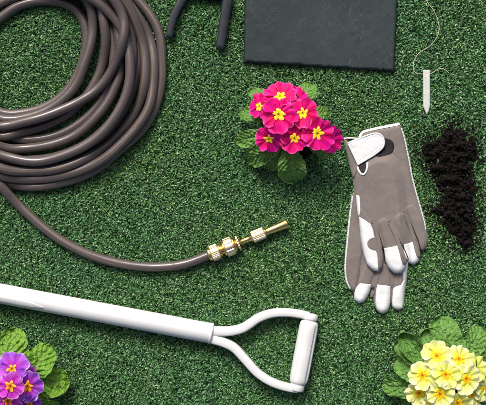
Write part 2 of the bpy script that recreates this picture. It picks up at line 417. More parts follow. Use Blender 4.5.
    seg('coupling_collar', 3.2, 0, [(0,6.0),(.3,7.4),(.9,7.8),(7.9,7.8),(8.5,7.4),(8.8,6.0)], M['nickel'], cp, seg=120, ribs=30, ribamp=.20*S, ribrange=(.0007, 8.2*S))
    seg('coupling_nut', 18.2, 0, [(0,7),(.3,8.5),(.9,9.0),(8.1,9.0),(8.8,8.5),(9.2,7)], M['nickel'], cp, seg=96, ribs=12, ribamp=.32*S, ribrange=(.0007, 8.4*S))
    nz_ = seg('spray_nozzle', 30.6, 0, [(0,4.5),(.6,6.2),(1,7.2),(2.4,7.2),(2.8,6.2),(3.2,3.8),(4,2.9),(11,2.7),(14.5,2.8),(15.5,3.8),(17,4.6),(31,4.6),(32,3.9),(33,3.6),(42,3.9),(49,4.2),(51.5,4.6),(53,5.0),(54.4,5.0),(54.6,4.2),(54.3,2.6),(50,2.4)], M['brass'], t)
    seg('nozzle_collar', 31.3, 0, [(0,6),(.2,7.4),(1.9,7.4),(2.1,6)], M['nickel'], nz_, seg=80, ribs=20, ribamp=.2*S, ribrange=(.0002, 1.95*S))
    seg('nozzle_grip', 46.8, 0, [(0,4),(.3,5.2),(1,5.7),(13,5.7),(13.8,5.2),(14.2,4)], M['nickel'], nz_, seg=112, ribs=24, ribamp=.18*S, ribrange=(.001, 13.2*S))
hose()

# ------------------------------------------------------------ white D handle tool
def tool():
    r = 10.*S; zc = G+r*.97
    t = root('garden_spade', 'long white tool handle with an open D-shaped grip lying on the turf', 'garden tool', W(212, 333, G))
    A = W(-60, 282.0, zc); B = W(211.5, 333.3, zc); ax = (B-A).normalized(); Lm = (B-A).length
    V, F = lathe(A, B, [(0, r*.98), (Lm*.2, r*.98), (Lm*.5, r*.985), (Lm-2*S, r*1.0), (Lm-.8*S, r*.98), (Lm, r*.93)], seg=64)
    sh = build('shaft', V, F, M['white'], t)
    # raised strap on the shaft that ends in a point
    sd = ax.cross(Vector((0, 0, 1))).normalized()
    Vs = []; Fs = []; n = 44
    for i in range(n+1):
        x = i/n; l = Lm*(.05+.345*x); wd = R(24)*(1 if x < .72 else max(0.02, math.cos((x-.72)/.28*math.pi/2))**.8)
        for j in range(9):
            a = R(64)+wd*(j/4-1); rr = r*1.0 + (.0005 if 0 < j < 8 and i < n else -.0004)
            Vs.append(A+ax*l+sd*(math.cos(a)*rr)+Vector((0, 0, 1))*(math.sin(a)*rr))
    for i in range(n):
        for j in range(8): Fs.append((i*9+j, i*9+j+1, (i+1)*9+j+1, (i+1)*9+j))
    build('strap', Vs, Fs, M['white'], sh)
    V, F = lathe(B-ax*1.6*S, B+ax, [(0, r*.95), (.3*S, r*1.045), (2.0*S, r*1.045), (2.6*S, r*.9), (2.65*S, r*.3)], seg=64)
    build('end_ring', V, F, M['white'], sh)
    zA = zc
    up = catmull([W(x, y, zA) for x, y in [(203,331),(213,330.8),(222,331.2),(232,330.6),(242,328.2),(250,323.5),(258,318),(271,313.3),(285,312.3),(298,313.6),(309,316)]], False, .003)
    lo = catmull([W(x, y, zA) for x, y in [(203,332.5),(212.8,338.6),(222.7,341.8),(234,347.5),(245,359),(256.8,372),(270,381),(284,386.2),(298,389)]], False, .003)
    def arm(P):
        n = len(P); sq = []
        for i in range(n):
            f = i/(n-1); w = 4.9-.9*f; h = 6.6-1.7*f if f < .8 else 5.2-1.0*(f-.8)/.2; sq.append((w/5, h/5))
        V, F, _, _ = tube(P, 5*S, 20, squash=sq); return V, F
    V, F = arm(up); build('yoke_arm', V, F, M['white'], t)
    V, F = arm(lo); build('yoke_arm', V, F, M['white'], t)
    P0 = W(311.0, 313.5, zA); P1 = W(296.6, 391, zA); L = (P1-P0).length; gx = L/(79)
    V, F = lathe(P0, P1, [(0,5.0*S),(.4*gx,6.6*S),(1.2*gx,7.3*S),(5.2*gx,7.5*S),(6*gx,7.2*S),(6.5*gx,6.3*S),(7.2*gx,6.6*S),(8.4*gx,8.2*S),(10*gx,9.0*S),(14*gx,9.5*S),(40*gx,9.6*S),(62*gx,9.4*S),(68*gx,9.0*S),(70.6*gx,8.0*S),(71.5*gx,6.8*S),(72.2*gx,7.1*S),(77.5*gx,7.0*S),(78.6*gx,6.3*S),(79*gx,5.0*S)], seg=120, ribs=8, ribamp=.0, )
    # fluted middle
    seg = 120; axg = (P1-P0).normalized(); V2 = []
    n_prof = len(V)//seg
    prof_t = [0,.4,1.2,5.2,6,6.5,7.2,8.4,10,14,40,62,68,70.6,71.5,72.2,77.5,78.6,79]
    V, F = [], []
    ts = [0,.4,1.2,5.2,6,6.5,7.2,8.4,10,12]+[12+i*2.5 for i in range(1, 22)]+[67,69,70.6,71.5,72.2,77.5,78.6,79]
    rs_t = prof_t; rs_r = [5.0,6.6,7.3,7.5,7.2,6.3,6.6,8.2,9.0,9.5,9.6,9.4,9.0,8.0,6.8,7.1,7.0,6.3,5.0]
    s1 = axg.cross(Vector((0, 0, 1))).normalized(); s2 = s1.cross(axg)
    for tt in ts:
        rr = float(np.interp(tt, rs_t, rs_r))*S
        fl = max(0, min(1, (tt-11)/4, (68-tt)/4))
        for k in range(seg):
            a = 2*math.pi*k/seg; c = math.cos(5*a+.5); dr = -.0012*fl*max(0, min(1, (c-.55)/.25))
            V.append(P0+axg*tt*gx+s1*((rr+dr)*math.cos(a))+s2*((rr+dr)*math.sin(a)))
    n = len(ts)
    for i in range(n-1):
        for k in range(seg): F.append((i*seg+k, (i+1)*seg+k, (i+1)*seg+(k+1) % seg, i*seg+(k+1) % seg))
    F.append(tuple(range(seg))); F.append(tuple((n-1)*seg+k for k in range(seg-1, -1, -1)))
    build('grip', V, F, M['grip'], t)
tool()

# ------------------------------------------------------------ slate
def slate():
    ed = []
    def side(a, b, n, amp):
        a = Vector(a); b = Vector(b); nn = Vector((-(b-a).y, (b-a).x)).normalized()
        for i in range(n):
            p = a.lerp(b, i/n); q = noise.noise(Vector((p.x*.22, p.y*.22, 3)))*amp+noise.noise(Vector((p.x*.7, p.y*.7, 8)))*amp*.5
            ed.append(p+nn*q)
    side((246,-95),(243.5,62),120,.5); side((243.5,62.5),(394.2,71.5),130,.8); side((394.6,71),(401,-90),120,.6); side((401,-90),(246,-95),80,.6)
    poly = ed; th = .0065
    def top(P, d):
        ch = 1.9+1.3*nz(P, .13, 5)+.8*nz(P, .5, 2); y = prof(d, np.maximum(ch, .8))
        return G+.0012+th*(.25+.75*y)+.00018*nz(P, .12, 1)+.0002*nz(P, .5, 3)
    V, F = inflate(poly, top, lambda P, d: np.full(len(P), G), 1.6)
    o = build('slate_slab', V, F, M['slate'], org=W(320, 0, G)); tag(o, 'rectangular dark grey slate slab with pale scratches and rough edge', 'slate')
slate()

# ------------------------------------------------------------ pruning shears (blades past the frame)
def shears():
    t = root('pruning_shears', 'blue-black hand shears with two spread handles left of the slate', 'shears', W(205, -20, G))
    z = G+5.2*S
    def handle(pts, rad):
        P = catmull([W(x, y, z) for x, y in pts], False, .003); n = len(P)
        rr = [float(np.interp(i/(n-1), [0, .3, .93, .97, .99, 1], [rad[0], rad[0]*1.02, rad[1], rad[1]*.93, rad[1]*.75, rad[1]*.4]))*S for i in range(n)]
        V, F, _, _ = tube(P, rr, 20, squash=(1, .9)); return V, F
    V, F = handle([(197,-22),(191,-14),(183,-1),(175.5,13),(171.3,26),(169.3,38.5)], (4.4, 3.5)); h = build('handle', V, F, M['handle'], t)
    V, F = handle([(212,-24),(222,-16),(227.5,-2),(225.5,12),(223.6,26),(219.8,49.5)], (5.3, 4.4)); h = build('handle', V, F, M['handle'], t)
    body = outline([(188,-4),(196,-.8),(210,.6),(222,.2),(228,-6),(222,-22),(212,-30),(200,-30),(190,-18)])
    V, F = inflate(body, lambda P, d: G+.003+.010*prof(d, 6), lambda P, d: np.full(len(P), G+.001)); build('spring_housing', V, F, M['handle'], t)
    for q in ([(202,-24),(196,-50),(197,-78),(203,-92),(208,-76),(210,-50),(211,-24)], [(203,-24),(207,-46),(214,-66),(226,-80),(222,-62),(217,-44),(213,-24)]):
        V, F = inflate(outline(q), lambda P, d: G+.005+.0022*prof(d, 5), lambda P, d: np.full(len(P), G+.002)); build('blade', V, F, M['steel'], t)
    V, F = lathe(W(207,-24,G+.012), W(207,-24,G+.03), [(0,6*S),(.004,6*S),(.005,4.5*S)]); build('pivot_bolt', V, F, M['steel'], t)
shears()

# ------------------------------------------------------------ plant marker with string
def marker():
    t = root('plant_marker', 'small pale pointed plant marker trailing a thin loose string', 'plant marker', W(426.5, 92, G))
    poly = outline([(423.1,70.2),(430.0,69.8),(430.2,106),(428.8,111),(426.9,115),(425,111),(423.2,106.5)], .8, False)
    V, F = inflate(poly, lambda P, d: G+.0016+.0010*prof(d, 1.0)-.0005*np.exp(-((P[:, 0]-426.6)/1.4)**2), lambda P, d: np.full(len(P), G+.0002), .8)
    build('stake', V, F, M['stake'], t)
    def s(pts):
        P = catmull([W(x, y, z) for x, y, z in pts], False, .002)
        P = [p+Vector((noise.noise(p*90)*.0005, noise.noise(p*90+Vector((5, 0, 0)))*.0005, noise.noise(p*60)*.0006)) for p in P]
        return tube(P, .00050, 8)[:2]
    z = G+.0022; m = MB()
    m.add(*s([(416,-30,z),(421,-12,z),(426.5,1,z),(434.5,12,z),(438.8,24,z),(437.8,35,z),(430,46,z),(419,53,z),(414.2,61,z),(413.6,69,z),(416,73,z),(421,74.2,z-.001),(426.5,74.2,G-.0004),(431.5,73.2,z-.0008),(437,70,z),(441.5,68.7,z),(446,70.5,z),(449.5,73.6,z-.0005)]))
    m.build('string', M['string'], t)
marker()

# ------------------------------------------------------------ gloves
def glove(rootobj, lobes, base, patches, palm_name='palm', seed=0):
    """lobes: (name, outline, height m, round width px); base(P)->z"""
    prep = [(n, outline(o, 1.0), h, w) for n, o, h, w in lobes]
    def wr(P): return .0011*nz(P, .06, seed)+.0004*nz(P, .16, seed+4)
    def Hl(P, poly, h, w):
        d = dist_in(poly, P); return np.where(d > 0, base(P)+h*prof(np.maximum(d, 0), w)*(1+0*d), -1), d
    def H(P):
        P = np.asarray(P, float); z = base(P)-.0
        for n, poly, h, w in prep:
            zz, d = Hl(P, poly, h, w); z = np.maximum(z, np.where(d > 0, zz+.0006+wr(P)*np.clip(d/3, 0, 1), -1))
        return z
    for n, poly, h, w in prep:
        V, F = inflate(poly, lambda P, d: base(P)+.0006+h*prof(d, w)+wr(P)*np.clip(d/3, 0, 1), lambda P, d: base(P)+.0002, 1.05)
        build(n, V, F, M['fabric'], rootobj)
    for n, o, m, th, ew, sm, off in patches:
        if n == 'seam_shade': off += .0012
        poly = outline(o, .8, sm)
        V, F = inflate(poly, lambda P, d: np.maximum(H(P), 0)+off+th*(.35+.65*prof(d, ew)), lambda P, d: H(P)-.0012+off*.5, .85)
        build(n, V, F, M[m], rootobj)
    return H
def strip(a, b, w0, w1, bend=0.):
    a = Vector(a); b = Vector(b); d = (b-a); nn = Vector((-d.y, d.x)).normalized(); L = []; Rr = []
    for i in range(9):
        f = i/8; c = a+d*f+nn*bend*math.sin(f*math.pi); w = (w0+(w1-w0)*f)*(.55 if i in (0, 8) else 1)
        L.append(tuple(c+nn*w)); Rr.append(tuple(c-nn*w))
    return L+Rr[::-1]
def line(pts, w):
    C = catmull([(x, y, 0) for x, y in pts], False, 1.5); L = []; Rr = []
    for i, c in enumerate(C):
        t = (C[min(i+1, len(C)-1)]-C[max(i-1, 0)]).normalized(); n = Vector((-t.y, t.x))
        L.append(tuple(c.to_2d()+n*w)); Rr.append(tuple(c.to_2d()-n*w))
    return L+Rr[::-1]
gb = lambda P: np.full(len(P), G+.0002)
tL = root('gardening_glove', 'lower taupe gardening glove with white fingertips peeking out beneath the other', 'glove', W(375, 250, G), 'pair of taupe and white gardening gloves')
lowlobes = [
 ('palm', [(360,165),(392,158),(404,200),(405.5,240),(406.3,266),(403,283),(390,289),(375,289),(361,284),(357,262),(354,225),(354,190)], .0058, 5),
 ('thumb', [(353,193),(350.3,214),(347.3,243),(345.3,266),(347,281),(351.8,291.3),(356,290.5),(358.3,284),(361,270),(365,250),(368,222),(362,193)], .0080, 5.5),
 ('finger', [(364,262),(360,272),(356.5,283),(354,293),(354.6,299.5),(359,303.3),(364,301.6),(368.5,294.5),(372,285),(378,270),(380,258),(371,255)], .0080, 5.5),
 ('finger', [(376,265),(374.5,285),(373.9,302),(376.5,310),(382,313.8),(387.5,311.5),(390.3,304),(392,290),(394,266),(385,260)], .0088, 6),
 ('finger', [(393,262),(392,285),(391,300),(392.6,307.5),(397.5,310),(403,308),(404.3,295),(406.6,276),(408.4,260),(400,256)], .0080, 5.5),
]
lowpatch = [
 ('leather_tip', [(360,283.2),(371,284.4),(371.4,287),(368.9,294.5),(364.4,301.8),(359,303.7),(354.2,300),(353.7,293),(356.5,287)], 'leather', .0007, 1.2, False, 0),
 ('leather_tip', [(377,284.5),(390.2,286),(390.8,292),(390.4,304),(387.7,311.8),(382,314.1),(377,310.8),(375.3,303),(375.8,292)], 'leather', .0007, 1.2, False, 0),
 ('leather_tip', [(408.2,262),(407.2,276),(404.8,295),(403.3,308.3),(397.5,310.4),(392.6,307.5),(391.6,300),(392,289),(396,286.5),(401,285),(403.8,280),(403.2,274.5),(400.5,271),(402,262)], 'leather', .0007, 1.2, False, 0),
 ('piping', line([(352.2,196),(350,214),(347,243),(345.1,266),(346.6,281),(350.5,289.5)], .85), 'leather', .0011, 1.0, False, 0),
 ('side_strip', strip((381,256),(371.5,297), 1.8, 2.2, -1), 'fabric', .0012, 2.0, True, 0),
 ('side_strip', strip((393.5,258),(390.6,303), 1.4, 1.8, -.5), 'fabric', .0010, 2.0, True, 0),
]
HL = glove(tL, lowlobes, gb, lowpatch, seed=11)
lowpoly = outline([(360,165),(392,158),(404,200),(406,240),(408,262),(405,290),(390,300),(370,298),(352,288),(346,270),(348,240),(351,215),(354,190)], 1.5)
def topbase(P):
    P = np.asarray(P, float); d = dist_in(lowpoly, P)
    return G+.0003+.0100*np.clip((d+3)/9, 0, 1)**.8
tT = root('gardening_glove', 'upper taupe gardening glove with white wrist strap lying over its mate', 'glove', W(388, 190, G), 'pair of taupe and white gardening gloves')
toplobes = [
 ('palm', [(344,139.3),(347.5,140.5),(353,141),(359.5,139),(361,134.5),(366,131.6),(380,128.6),(399,125),(401.5,127.5),(404.5,139),(408,155),(413,181),(419,203),(424,220),(425.5,232),(418,242),(405,246),(384,250),(372,246),(363,238),(359.5,224),(356.5,210),(354,190),(351,170),(347,153)], .0064, 4.5),
 ('finger', [(357.5,208),(359,224),(361,239),(363.8,254),(367,264),(372,269.3),(378,271.8),(382,268.5),(383.4,258),(382,245),(378,231),(372,218),(364,208)], .0082, 5.5),
 ('finger', [(376,222),(380,236),(383.3,249),(385,260),(388.6,268),(394.5,272.8),(400.5,273.2),(405.3,269),(407,261),(404.8,249),(398.5,235),(391,220),(383,216)], .0092, 6),
 ('finger', [(392,220),(398,234),(403,246),(405.2,256),(408.6,262.6),(413.8,264.8),(418.8,261.5),(420.6,254),(418.5,244),(411.5,228),(405,212),(397,212)], .0082, 5.5),
 ('finger', [(403,208),(409.5,224),(413.5,237),(417.3,248),(421.5,251.6),(425.6,248.5),(427.9,240),(426,228),(422,213),(413,202)], .0080, 5.5),
]
semi = [(375.6+1.2*math.sin(q)*0-8.2*math.sin(q), 244.4+6.3*math.cos(q)) for q in np.linspace(0, math.pi, 14)]
toppatch = [
 ('leather_tip', [(358.6,216.5),(364,219.5),(370.5,224),(373.2,230),(374.6,238)]+semi[::-1]+[(377.0,253),(377.6,256),(378.6,271.4),(374,270.8),(370.4,268.4),(366.7,264),(363.4,254),(360.6,239)], 'leather', .0008, 1.2, False, 0),
 ('leather_tab', [(356,196),(359.4,196.5),(360.2,205),(360,214),(358,216),(357,208)], 'leather', .0007, 1.0, True, 0),
 ('leather_tip', [(383.2,248.6),(393,246.6),(401,244.2),(404.6,252),(406.2,260),(405.4,269.2),(400.5,273.5),(394.5,273.1),(388.3,268.3),(384.6,260.5)], 'leather', .0008, 1.2, False, 0),
 ('leather_tip', [(403.6,244.6),(409,243.2),(414.4,240.8),(417,246),(419.2,254),(418.4,261.5),(413.8,265.1),(408.4,262.9),(405,256.5)], 'leather', .0008, 1.2, False, 0),
 ('side_strip', strip((373.4,221),(381,268), 1.5, 2.5, -2.2), 'fabric', .0026, 1.6, True, .0002),
 ('side_strip', strip((389.2,222.5),(404.8,264), 1.6, 2.6, -1.6), 'fabric', .0026, 1.6, True, .0002),
 ('side_strip', strip((404.4,212.5),(418.8,257), 1.8, 2.4, -1.2), 'fabric', .0026, 1.6, True, .0002),
 ('seam_shade', line([(374.8,224),(379.6,236),(383.6,250),(384.9,262)], .42), 'lining', .0002, .5, False, .0004),  # dark lines paint the crease shade between side strip and finger
 ('seam_shade', line([(391.2,225),(397.4,236.5),(404.3,249),(408.4,259)], .42), 'lining', .0002, .5, False, .0004),
 ('seam_shade', line([(406.6,215),(412.4,227),(418.0,240),(421.4,252)], .42), 'lining', .0002, .5, False, .0004),
 ('piping', line([(401.6,128),(404.8,139),(408.2,155),(413.3,181),(419.3,203),(424.2,220),(426.0,230)], .7), 'leather', .0010, .9, False, 0),
 ('cuff_trim', line([(359.5,140),(360.2,135.5),(362.8,132.3),(366.5,130.8),(380,127.7),(399.8,124.0)], 1.25), 'leather', .0018, 1.2, False, .0002),
 ('cuff_trim', line([(343.6,138.6),(350,138.2),(358.5,138.8)], .9), 'leather', .0014, 1.0, False, .0001),
 ('lining', [(347.2,140.6),(354,140),(349.5,144.2)], 'lining', .0004, .8, False, .0003),
 ('velcro_patch', [(376,140),(384,138.4),(390,139.4),(393.4,143),(394,148),(391.8,153),(386,155.3),(376,155.6)], 'velcro', .0010, 1.0, True, .0001),
 ('lining', [(357.5,163),(366,160),(366,170),(362.6,173.6),(359,170)], 'lining', .0003, .8, True, .0002),
 ('cuff_trim', line([(356.8,164.5),(358.4,170),(361.4,174.2),(364.4,174),(366.8,169.5),(367.4,162.5)], 1.05), 'leather', .0017, 1.1, False, .0002),
]
HT = glove(tT, toplobes, topbase, toppatch, seed=3)
# wrist strap: lifted leather tongue with a stitched rim
sp = outline([(347.2,143.8),(357,140),(368,136),(373,134.3),(376,133.9),(379,134.5),(381.4,136.4),(383,139),(383.6,142),(383.1,145),(381.4,148),(376,153.3),(367,159),(357.4,165),(352.3,154.5)], .8, False)
for p_ in []: pass
V, F = inflate(sp, lambda P, d: HT(P)*.25+(G+.0105)*.75+.0034+.0009*prof(d, 1.5)+.0007*np.exp(-((d-1.6)/.8)**2)*0+.0004*nz(P, .2, 9)-.0005*np.exp(-((d-2.6)/.35)**2), lambda P, d: HT(P)*.25+(G+.0105)*.75+.0022, .7)
stp = build('wrist_strap', V, F, M['leather'], tT)
V, F = inflate(line([(357.6,164.8),(367.2,159),(376.2,153.4),(382.9,147.2),(384.0,141),(381.3,135.4),(376,133.4),(368,135.3),(357,139.4),(347.6,143.4)], .95), lambda P, d: HT(P)*.25+(G+.0105)*.75+.0036+.0012*prof(d, .9), lambda P, d: HT(P)*.25+(G+.0105)*.75+.0020, .6)
build('strap_rim', V, F, M['leather'], stp)
V, F = inflate(outline([(344,139.5),(347.2,143),(353,155.5),(358,165.5),(357.5,171),(353.5,178),(350.5,170),(347,155)], .8), lambda P, d: np.maximum(HT(P), G+.006)*.5+(G+.0100)*.5+.0030*prof(d, 2.2), lambda P, d: np.full(len(P), G+.002), .8)
build('cuff_side', V, F, M['fabric'], tT)
for x, y in ((373.2,221.2), (389,222.6), (404.1,212.6)):
    z0 = float(HT([(x, y)])[0]); m = MB()
    P = [W(x+1.3*math.cos(a), y+1.7*math.sin(a), z0+.0012) for a in np.linspace(0, 2*math.pi, 14)]
    V, F, _, _ = tube(P, .0007, 8, cap=False); build('seam_eyelet', V, F, M['fabric'], tT)
    V, F = inflate(outline([(x-1.1, y), (x, y-1.3), (x+1.1, y), (x, y+1.3)], .5), lambda P, d: np.full(len(P), z0+.0011), lambda P, d: np.full(len(P), z0-.001), .5)
    build('seam_hole', V, F, M['lining'], tT)

# ------------------------------------------------------------ soil
def soil():
    poly = outline([(452,122),(461,128),(472,134),(478,146),(477,160),(473,172),(476,188),(474,200),(477,214),(477,234),(472,245),(466,250.5),(458,245),(454,237),(445,228),(440,218),(432,214),(430,209),(439,204),(440,194),(434,182),(430,170),(426,160),(420,150),(425,142),(436,139),(444,130)], 1.2)
    m = MB()
    def top(P, d): return G-.0015+.0095*prof(np.maximum(d-1.0, 0), 16)+(.0105*nz(P, .17, 1)+.0065*nz(P, .42, 2)+.0022*nz(P, 1.3, 4)-.0022)*np.clip(d/4, 0, 1)
    V, F = inflate(poly, top, lambda P, d: np.full(len(P), .0005), 1.1); m.add(V, F)
    A = np.array([tuple(p) for p in poly])
    t = (1+5**.5)/2; ico = [Vector(v).normalized() for v in [(-1,t,0),(1,t,0),(-1,-t,0),(1,-t,0),(0,-1,t),(0,1,t),(0,-1,-t),(0,1,-t),(t,0,-1),(t,0,1),(-t,0,-1),(-t,0,1)]]
    icf = [(0,11,5),(0,5,1),(0,1,7),(0,7,10),(0,10,11),(1,5,9),(5,11,4),(11,10,2),(10,7,6),(7,1,8),(3,9,4),(3,4,2),(3,2,6),(3,6,8),(3,8,9),(4,9,5),(2,4,11),(6,2,10),(8,6,7),(9,8,1)]
    N = 17000; X = rng.uniform((412, 114), (484, 260), (N, 2)); d = dist_in(poly, X)
    keep = (d > rng.exponential(6.5, N)*-1)*1; zt = top(X, np.maximum(d, 0))
    for i in range(N):
        if not keep[i]: continue
        if d[i] < 0 and random.random() < .35: continue
        big = random.random() < .07
        r = random.uniform(.0004, .0013)*(random.uniform(1.5, 3.0) if big and d[i] > 0 else 1)
        z = (zt[i]+r*random.uniform(-.2, .8)) if d[i] > 0 else G+random.uniform(-.001, .0012)
        c = W(X[i][0], X[i][1], z); sx = Vector((random.uniform(.6, 1.4), random.uniform(.6, 1.4), random.uniform(.6, 1.1)))*r
        m.add([c+Vector((v.x*sx.x, v.y*sx.y, v.z*sx.z))*random.uniform(.65, 1.25) for v in ico], icf)
    for i in range(260):   # root fibres
        x, y = random.uniform(424, 477), random.uniform(126, 247)
        dd = dist_in(poly, [(x, y)])[0]
        if dd < 0: continue
        z = float(top(np.array([(x, y)]), np.array([dd]))[0])+.001; a = random.uniform(0, 6.28); P = [W(x, y, z)]
        for j in range(4): a += random.uniform(-.7, .7); P.append(P[-1]+Vector((math.cos(a)*.0016, math.sin(a)*.0016, random.uniform(-.0006, .0008))))
        V, F, _, _ = tube(P, .0002, 5); m.add(V, F)
    o = build('soil', m.V, m.F, M['soil'], org=W(455, 185, G), smooth=False); tag(o, 'heap of crumbly black potting soil spilled right of the gloves', 'soil', kind='stuff')
soil()

# ------------------------------------------------------------ primroses
def frame(nrm, spin):
    n = Vector(nrm).normalized(); a = Vector((math.cos(spin), math.sin(spin), 0)); a = (a-n*a.dot(n)).normalized(); return a, n.cross(a), n
def flower(plant, px, py, z, rpx, tilt, mpet, meye, base, notch=.16, eye=.36, seed=0):
    """tilt = (dx, dy) in photo directions: which way and how far it leans"""
    rr = random.Random(seed); Rm = rpx*S*1.04; c = W(px, py, z)
    X, Y, Z = frame((tilt[0], -tilt[1], 1), rr.uniform(0, 6.28))
    m = MB(); nu, nv = 12, 15
    cup = rr.uniform(.02, .16)
    def zz(u): return Rm*(cup*u*u*1.0-.10*max(0, .25-u))
    for k in range(5):
        a0 = 2*math.pi*k/5+rr.uniform(-.08, .08); Rk = Rm*rr.uniform(.90, 1.08); fm = rr.uniform(.80, .95); sd = rr.uniform(0, 99); bend = rr.uniform(-.10, .12)
        V = []; rad = []; ridge = []
        for i in range(nu+1):
            u = i/nu
            for j in range(nv+1):
                v = j/nv*2-1
                L = Rk*(1-.30*abs(v)**2.8)*(1-notch*math.exp(-(v/.17)**2))*(1+.07*noise.noise(Vector((v*3, sd, 0))))
                rho = u*L; ph = a0+v*fm*(.42+.58*u**.6)*(1-.10*u)
                h = zz(u)+Rm*(.085*v*u+.07*u*noise.noise(Vector((v*1.8, u*2, sd)))+.08*u*u*math.sin(v*7+sd)+bend*u*u*u) - Rm*.05*u*math.exp(-(v/.16)**2)
                V.append(c+X*(rho*math.cos(ph))+Y*(rho*math.sin(ph))+Z*(h+.0002*k)); rad.append(u); ridge.append(.5+.5*math.sin(v*22+sd))
        F = [(i*(nv+1)+j, (i+1)*(nv+1)+j, (i+1)*(nv+1)+j+1, i*(nv+1)+j+1) for i in range(nu) for j in range(nv)]
        m.add(V, F, rad=rad, ridge=ridge)
    fl = m.build('flower', mpet, plant)
    if eye > 0:
        V = [c+Z*(zz(0)+Rm*.02)]; rad = [0]; F = []; n = 60; NR = 6; q = rr.uniform(0, 6)
        for i in range(1, NR+1):
            for k in range(n):
                a = 2*math.pi*k/n; r = Rm*eye*(i/NR)*(.46+.56*abs(math.cos(2.5*a+q))**.9+.30*noise.noise(Vector((math.cos(a)*2.2, math.sin(a)*2.2, q))))
                f = i/NR; h = zz(r/Rm)+Rm*(.055+.02*math.sin(f*3.1416)-.015*(f > .95)+.012*noise.noise(Vector((a*4, f*3, q))))
                if i == 1: h += Rm*.01
                V.append(c+X*(r*math.cos(a))+Y*(r*math.sin(a))+Z*h); rad.append(f)
        F += [(0, 1+k, 1+(k+1) % n) for k in range(n)]
        for i in range(NR-1):
            for k in range(n): F.append((1+i*n+k, 1+(i+1)*n+k, 1+(i+1)*n+(k+1) % n, 1+i*n+(k+1) % n))
        build('flower_eye', V, F, meye, fl, attrs={'rad': rad})
    # stem with pale calyx
    b = Vector(base); mid = (c+b)/2+Vector((rr.uniform(-.004, .004), rr.uniform(-.004, .004), .004))
    P = catmull([b, mid, c-Z*.010, c-Z*.0005], False, .004); n = len(P)
    V, F, _, _ = tube(P, [.0011 if i < n-3 else .0020 for i in range(n)], 8); build('stem', V, F, M['stem'], plant)
def leaf(plant, bpx, tpx, wpx, zb, zt, mat, arch=.008, roll=0., seed=0, twist=0., fold=.0):
    rr = random.Random(seed*13+5); nu, nv = 56, 36
    A = W(bpx[0], bpx[1], zb); B = W(tpx[0], tpx[1], zt); dd = B-A; side = dd.cross(Vector((0, 0, 1))).normalized()
    side = (Matrix.Rotation(twist, 3, dd.normalized()) @ side); up = side.cross(dd).normalized()
    Wd = wpx*S*1.15; V = []; ve = []; rim = []; NV = 8.
    for i in range(nu+1):
        u = i/nu; wu = Wd*(u+.03)**.55*max(0, 1-u**3.6)**.5*1.06*(1+.10*noise.noise(Vector((u*7, seed, 1))))
        wu = max(wu, .0014*(1-u))
        for j in range(nv+1):
            v = j/nv*2-1; sv = 1 if v > 0 else -1
            edge = 1+.16*noise.noise(Vector((u*9, sv*3.0, seed)))*abs(v)
            p = A+dd*(u+.0*v)+side*(v*wu*edge)+up*(arch*math.sin(u*math.pi)-.0*u)
            ph = (u-.30*abs(v)**.9)*NV+.0
            fr = ph-math.floor(ph); dvn = min(fr, 1-fr)
            vn = max(math.exp(-(dvn/.075)**2)*(1-.4*abs(v)), math.exp(-(v/.05)**2))
            quil = (1-math.exp(-(dvn/.22)**2))*.0027*min(1, abs(v)*5)*(1-.3*abs(v))
            q2 = .0026*noise.noise(Vector((p.x*210, p.y*210, seed)))+.0016*noise.noise(Vector((p.x*460, p.y*460, seed+3)))
            h = quil+q2+Wd*(.14*abs(v)**1.5*1.0 - .30*fold*abs(v)) + Wd*.24*noise.noise(Vector((u*2.4, v*1.4, seed*2.1)))*abs(v)
            h += Wd*.13*math.sin(u*13+sv*seed)*v*v
            if roll: h += roll*abs(v)**4*Wd
            V.append(p+up*h-Vector((0, 0, 1))*(.012*u**3)); ve.append(vn); rim.append(1. if abs(v) > .96 or u > .975 else 0.)
    F = [(i*(nv+1)+j, (i+1)*(nv+1)+j, (i+1)*(nv+1)+j+1, i*(nv+1)+j+1) for i in range(nu) for j in range(nv)]
    n0 = len(V)
    build('leaf', V, F, mat, plant, attrs={'vein': ve, 'rim': rim})
def pot(plant, px, py, rpx, h):
    c = W(px, py, h); b = Vector((c.x, c.y, G)); r = rpx*S
    V, F = lathe(b, b+Vector((0, 0, 1e-9+.1)), [(0, r*.76), (h-G-.008, r*.94), (h-G-.008, r*1.0), (h-G, r*1.01), (h-G, r*.96), (h-G-.006, r*.94)], 64)
    build('nursery_pot', V, F[:-1], M['pot'], plant)
    m = MB(); V = []; F = []; n = 26
    for i in range(n+1):
        for k in range(40):
            a = 2*math.pi*k/40; q = r*.945*i/n; x, y = c.x+q*math.cos(a), c.y+q*math.sin(a)
            V.append((x, y, h-.004+.0025*noise.noise(Vector((x*160, y*160, 1)))+.0015*noise.noise(Vector((x*420, y*420, 4)))))
    for i in range(n):
        for k in range(40): F.append((i*40+k, (i+1)*40+k, (i+1)*40+(k+1) % 40, i*40+(k+1) % 40))
    build('potting_soil', V, F, M['soil'], plant, smooth=False)
    return Vector((c.x, c.y, h-.004))

